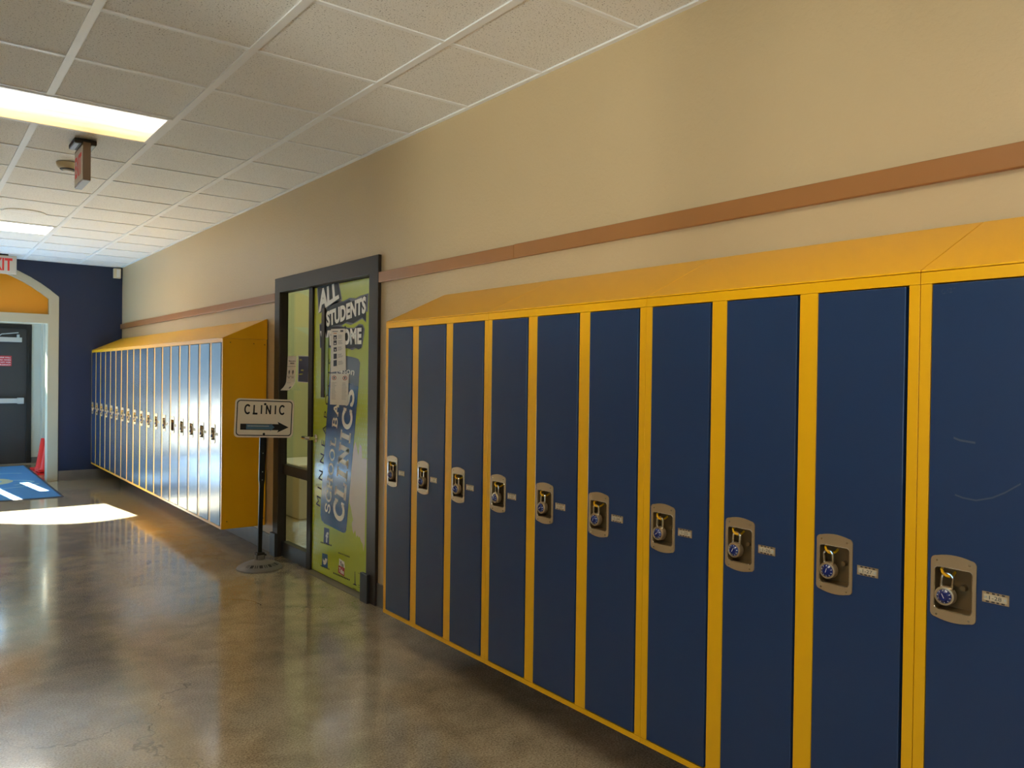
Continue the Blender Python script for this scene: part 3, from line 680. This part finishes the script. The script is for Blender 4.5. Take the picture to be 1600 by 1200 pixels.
# padlocks
def make_padlock():
    p = thing('padlock', '', 'padlock')
    MB().lathe([(0, .0108), (.0178, .0108), (.0186, .012), (.0215, .0115), (.0235, .008), (.0235, -.006), (.021, -.010), (0, -.010)], (0, 0, 0), (-1, 0, 0), n=28).build('body', 'steel', p, local=True, smooth=True)
    dl = MB().lathe([(0, .019), (.0095, .019), (.011, .017), (.0168, .0125), (.0168, .0105)], (0, 0, 0), (-1, 0, 0), n=28, mi=0)
    for k in range(10):
        a = 2*math.pi*k/10; c, s = math.cos(a), math.sin(a); r0, r1, wd = .0128, .0158, .0006
        q = [(r0, -wd), (r1, -wd), (r1, wd), (r0, wd)]
        dl.add([(-(.0158 if r == r0 else .0137), r*c-t*s, r*s+t*c) for r, t in q], [(0, 1, 2, 3)], 1)
    dl.box(-.0196, -.0188, -.0006, .0004, -.004, .008, 1)
    dl.build('dial', ['padlock_blue', 'white'], p, local=True, smooth=True, label='dark blue dial with white marks')
    pts = [(0, .0125, .012), (0, .0125, .042)]+[(0, .0125*math.cos(R(a)), .042+.0125*math.sin(R(a))) for a in range(15, 180, 15)]+[(0, -.0125, .042), (0, -.0125, .012)]
    MB().tube(pts, .0036, n=10).build('shackle', 'chrome', p, local=True, smooth=True)
    return p
pl = make_padlock(); index_kids(); first = True
ords = ['first', 'second', 'third', 'fourth', 'fifth', 'sixth', 'seventh', 'eighth', 'ninth', 'tenth', 'eleventh', 'twelfth', 'thirteenth', 'fourteenth', 'fifteenth', 'sixteenth', 'seventeenth', 'eighteenth']
def put_lock(ybase, k, label, group, nth):
    global first
    o = pl if first else copy_tree(pl); first = False
    yl = ybase-k*PITCH-.0305
    o.location = (-D+.004, yl-.041, .940); o.rotation_euler = (R(random.uniform(-4, 4)), 0, R(random.uniform(-6, 8)))
    o['label'] = label; o['group'] = group; o['category'] = 'padlock'
    for c in bpy.data.objects:
        if c.parent == o and c.name.startswith('dial'): c.rotation_euler = (R(random.uniform(-70, 70)), 0, 0)
n = 0
for i in range(4):
    for k in range(3):
        if i == 3 and k > 0: continue
        if n == 9: lb = 'blue-dialled padlock on locker 1-28, nearest the viewer'
        elif n == 8: lb = 'blue-dialled padlock on locker 1-27'
        else: lb = 'blue-dialled padlock on the %s locker right of the clinic door' % ords[n]
        put_lock(3.690-i*.9177, k, lb, 'combination padlocks on the near lockers', n); n += 1
n = 0
for i in range(6):
    for k in (2, 1, 0):
        if n != 4:
            put_lock(6.3690+(i+1)*.9174, k, 'small padlock on the %s locker of the far bank, counted from its yellow end panel' % ords[n], 'combination padlocks on the far lockers', n)
        n += 1

# ------------------------------------------------------------------ clinic sign on a stand
SC = Vector((-.262, 5.80, 0))
sg = thing('clinic_sign', 'white CLINIC sign with a right-pointing arrow on a black pole stand', 'sign', (SC.x, SC.y, 0)); sg.rotation_euler = (0, 0, 0)
base = MB().lathe([(0, 0), (.166, 0), (.166, .008), (.158, .018), (.125, .036), (.08, .052), (.045, .062), (.036, .066), (.036, .10), (.0, .10)], (0, 0, 0), n=40)
base.build('base', 'cast_grey', sg, local=True, smooth=True, label='grey cast iron domed base')
rb = MB()
for i, ch_ in enumerate('SHELBURNE'):
    a = R(-150+i*15)
    rdir = Vector((math.cos(a), math.sin(a), 0)); tdir = Vector((-math.sin(a), math.cos(a), 0)); nrm = Vector((0, 0, 1))
    o_ = rdir*.142+Vector((0, 0, .0305)); 
    rb.add([o_-tdir*.012, o_+tdir*.012, o_+tdir*.012-rdir*.032+nrm*.014, o_-tdir*.012-rdir*.032+nrm*.014], [(0, 1, 2, 3)], 0) if i % 2 else rb.add([o_-tdir*.01, o_-tdir*.004, o_-tdir*.004-rdir*.032+nrm*.014, o_-tdir*.01-rdir*.032+nrm*.014, o_+tdir*.004, o_+tdir*.01, o_+tdir*.01-rdir*.032+nrm*.014, o_+tdir*.004-rdir*.032+nrm*.014], [(0, 1, 2, 3), (4, 5, 6, 7)], 0)
rb.build('raised_lettering', 'frame_dark', sg, local=True)
MB().box(-.03, .03, -.025, .025, .07, .118).cyl((.03, 0, .095), (.05, 0, .095), .008, n=8).build('pole_socket', 'frame_dark', sg, local=True, bevel=.004)
px0, px1 = -.002, .022
pole = MB()
prof = [(.10, .0145), (.62, .0165), (.66, .022), (1.24, .0235)]
for (za, wa), (zb_, wb_) in zip(prof, prof[1:]):
    xa = (za-.1)/1.14*.022; xb = (zb_-.1)/1.14*.022
    for s0, s1, ya, yb in ((-1, 1, -.004, .004), (-1, -.8, -.004, .014), (.8, 1, -.004, .014)):
        vs = [(xa+s*wa, yy, za) for s in (s0, s1) for yy in (ya, yb)]+[(xb+s*wb_, yy, zb_) for s in (s0, s1) for yy in (ya, yb)]
        pole.add(vs, [(0, 1, 3, 2), (4, 6, 7, 5), (0, 4, 5, 1), (2, 3, 7, 6), (0, 2, 6, 4), (1, 5, 7, 3)])
for z in (.66, .72, .86): pole.cyl((z*.0193, -.0041, z), (z*.0193, -.006, z), .004, n=8, mi=1)
pole.build('pole', ['black', 'alu'], sg, local=True)
sgp = bpy.data.objects.new('p', None)
import mathutils
ca, sa = math.cos(R(-9)), math.sin(R(-9)); cr, sr = math.cos(R(-2.0)), math.sin(R(-2.0))
def SP(a, b, t=0):      # sign-plane coordinates: a right, b up from its centre, t toward the viewer
    a, b = a*cr-b*sr, a*sr+b*cr
    return (.022+a*ca+t*sa, -.012+a*sa-t*ca, 1.122+b)
SW, SHh = .428, .288
pn = MB(); pn.prism([rrect(0, 0, SW, SHh, .03)], lambda a, b, t: SP(a, b, t), 0, .0025)
pn.build('panel', 'sign_white', sg, local=True)
bd = MB(); bd.prism([rrect(0, 0, SW-.024, SHh-.024, .026), list(reversed(rrect(0, 0, SW-.038, SHh-.038, .02)))], lambda a, b, t: SP(a, b, t), .003, None)
stroke_word(bd, 'CLINIC', lambda u, v: Vector(SP(-.148+.294*u, .028+.073*v, .003)), .19, False, .3)
bd.prism([[(-.172, -.088), (-.172, -.043), (.105, -.043), (.097, -.025), (.18, -.0655), (.097, -.106), (.105, -.088)]], lambda a, b, t: SP(a, b, t), .003, None)
for a, b in ((0, .105), (0, -.118)): bd.lathe([(0, .004), (.009, .003), (.009, .0025)], SP(a, b), (Vector(SP(0, 0, 1))-Vector(SP(0, 0, 0))), n=12)
bd.build('sign_print', 'black', sg, local=True, label='black border, word and arrow')
bs = MB(); bs.prism([[(-.13, -.083), (-.13, -.046), (.05, -.048), (.044, -.036), (.076, -.066), (.044, -.098), (.05, -.083)]], lambda a, b, t: SP(a, b, t), .0038, None)
for k in range(14): bs.prism([[(-.12+.0112*k, -.061), (-.12+.0112*k, -.0565), (-.12+.0112*k+.008, -.0565), (-.12+.0112*k+.008, -.061)]], lambda a, b, t: SP(a, b, t), .0042, None, 1)
bs.build('arrow_sticker', ['sign_arrow_blue', 'white'], sg, local=True, label='small blue arrow sticker')
bpy.data.objects.remove(sgp)

# ------------------------------------------------------------------ ceiling fixtures
def troffer(name, label, x0, x1, y0, y1, lens, group='ceiling light panels'):
    t = thing(name, label, 'ceiling light', ((x0+x1)/2, (y0+y1)/2, CH), group)
    a, b = (x1-x0)/2, (y1-y0)/2
    MB().prism([[(-a, -b), (a, -b), (a, b), (-a, b)], [(-a+.022, -b+.022), (-a+.022, b-.022), (a-.022, b-.022), (a-.022, -b+.022)]], XY, -.006, .003).build('light_frame', 'tee', t, local=True, bevel=.001)
    MB().box(-a+.02, a-.02, -b+.02, b-.02, -.0035, .003).build('diffuser', lens, t, local=True)
    return t
TY = lambda k: 2.25+.6096*k
troffer('ceiling_light', 'yellowed fluorescent ceiling light nearest the viewer, above the hanging sign', -2.387, -1.184, TY(4)+.01, TY(5)-.01, 'lens_near')
troffer('ceiling_light', 'bright white ceiling light farther down the corridor', -2.387, -1.184, TY(11)+.01, TY(12)-.01, 'lens_far')
for k in (-3, -10): troffer('ceiling_light', 'ceiling light behind the viewer', -2.387, -1.184, TY(k)+.01, TY(k+1)-.01, 'lens_back')
# edge-on exit sign below the near light
es = thing('exit_sign', 'dark edge-on exit sign hanging under the near ceiling light', 'exit sign', (-1.50, 5.54, CH))
MB().box(-.062, .062, -.10, .10, -.032, -.003).build('mounting_plate', 'frame_dark', es, local=True, bevel=.004)
MB().box(-.056, -.035, -.09, .09, -.036, -.032).box(.035, .056, -.09, .09, -.036, -.032).build('mounting_clip', 'bluegrey', es, local=True)
MB().box(-.021, .021, -.15, .15, -.262, -.032).build('sign_body', 'brown_box', es, local=True, bevel=.003)
MB().box(-.019, .019, -.148, .148, -.266, -.262).build('bottom_cover', 'bluegrey', es, local=True)
ef = MB().box(-.0235, -.021, -.135, .135, -.252, -.05, 0)
put_text(ef, 'EXIT', rect_map((-.0242, .11, -.215), (0, -.22, 0), (0, 0, .13)), 1, .03)
ef.build('sign_face', ['exit_face', 'exit_red'], es, local=True)
# exit sign in front of the arch
ex = thing('exit_sign', 'pale exit sign with red letters hanging in front of the arch', 'exit sign', (-1.44, 11.55, CH))
MB().box(-.08, .08, -.04, .04, -.012, -.003).build('mounting_plate', 'frame_dark', ex, local=True)
MB().box(-.17, .17, -.025, .025, -.235, -.012).build('sign_body', 'exit_face', ex, local=True, bevel=.004)
et = MB(); put_text(et, 'EXIT', rect_map((-.14, -.0262, -.2), (.265, 0, 0), (0, 0, .155)), 0, .03); et.build('lettering', 'exit_red', ex, local=True)
# smoke detector, speaker, corner box
sm = thing('smoke_detector', 'round beige smoke detector on the ceiling beside the hanging sign', 'smoke detector', (-1.49, 6.17, CH))
MB().lathe([(0, 0), (.072, 0), (.07, -.012), (.058, -.035), (.05, -.04), (0, -.04)], (0, 0, 0), n=30).build('housing', 'beige_plastic', sm, local=True, smooth=True)
MB().lathe([(.05, -.04), (.045, -.046), (0, -.046)], (0, 0, 0), n=24).build('vent_ring', 'frame_dark', sm, local=True)
MB().lathe([(.032, -.0465), (.028, -.054), (0, -.056)], (0, 0, 0), n=20).build('sensor_cap', 'white', sm, local=True, smooth=True)
tag(MB().lathe([(0, -.0015), (.11, -.0015), (.155, -.006), (.17, -.0045), (.172, .003)], (-1.52, 8.35, CH), n=40).build('ceiling_speaker', 'tile', smooth=True), 'round flush ceiling speaker beside the far ceiling light', 'speaker')
cbx = thing('corner_sensor', 'small beige box mounted high in the corner of the navy wall', 'sensor', (-.07, YF, 2.795))
MB().box(-.048, .045, -.05, -.0005, -.068, .065).build('housing', 'beige_plastic', cbx, local=True, bevel=.006)
MB().box(-.012, .035, -.053, -.05, -.055, .052).build('lens', 'white', cbx, local=True, bevel=.002)

# ------------------------------------------------------------------ entrance mat
em = thing('entrance_mat', 'blue entrance mat with a pale swirling emblem on the floor under the arch', 'mat', (-1.9, 12.1, 0))
MB().box(-2.93, -.905, 10.31, 13.98, .0005, .008).build('rubber_edge', 'mat_edge', em, bevel=.003)
MB().box(-2.90, -.935, 10.35, 13.94, .008, .011).build('carpet', 'mat_blue', em)
lg = MB(); Z = .0114
def ring(cx, cy, rx, ry, w_, a0, a1, mi, n=24):
    P = []
    for i in range(n+1):
        a = R(a0+(a1-a0)*i/n); P.append((cx+rx*math.cos(a), cy+ry*math.sin(a), Z+.0003*mi))
    Q = [(cx+(x-cx)*(1-w_/rx), cy+(y_-cy)*(1-w_/ry), z) for x, y_, z in P]
    lg.add(P+Q, [(i, i+1, i+n+2, i+n+1) for i in range(n)], mi)
lg.add([(-1.66+.42*math.cos(2*math.pi*i/30), 12.1+.42*math.sin(2*math.pi*i/30), Z) for i in range(30)], [tuple(range(30))], 0)
ring(-1.66, 12.1, .30, .30, .03, 0, 360, 1); ring(-1.62, 12.25, .15, .12, .02, 0, 360, 1)
ring(-1.5, 11.9, .48, .34, .05, -60, 60, 1); ring(-1.9, 11.62, .9, .35, .05, -90, 10, 1); ring(-1.35, 12.9, .3, .12, .05, 0, 180, 1)
ring(-1.55, 13.1, .18, .1, .08, 0, 360, 0)
lg.build('emblem', ['mat_tan', 'mat_line'], em)

# ------------------------------------------------------------------ traffic cones behind the pillar
def cone(z, x, y, label, rz=0):
    c = thing('traffic_cone', label, 'traffic cone', (x, y, z), 'traffic cones stacked beside the arch'); c.rotation_euler = (0, 0, rz)
    MB().prism([rrect(0, 0, .28, .28, .03)], XY, 0, .025).build('base', 'cone_red', c, local=True, bevel=.004)
    MB().lathe([(.105, .025), (.1, .035), (.088, .05), (.022, .455), (.018, .46), (.0, .46)], (0, 0, 0), n=28).build('cone_body', 'cone_red', c, local=True, smooth=True)
    return c
cone(.0005, -.76, 12.80, 'bottom red traffic cone of the front pair behind the cream pillar')
cone(.042, -.76, 12.80, 'red traffic cone nested on top of the front pair behind the cream pillar', .05)
cone(.001, -.755, 13.36, 'red traffic cone standing behind the nested pair', .1)
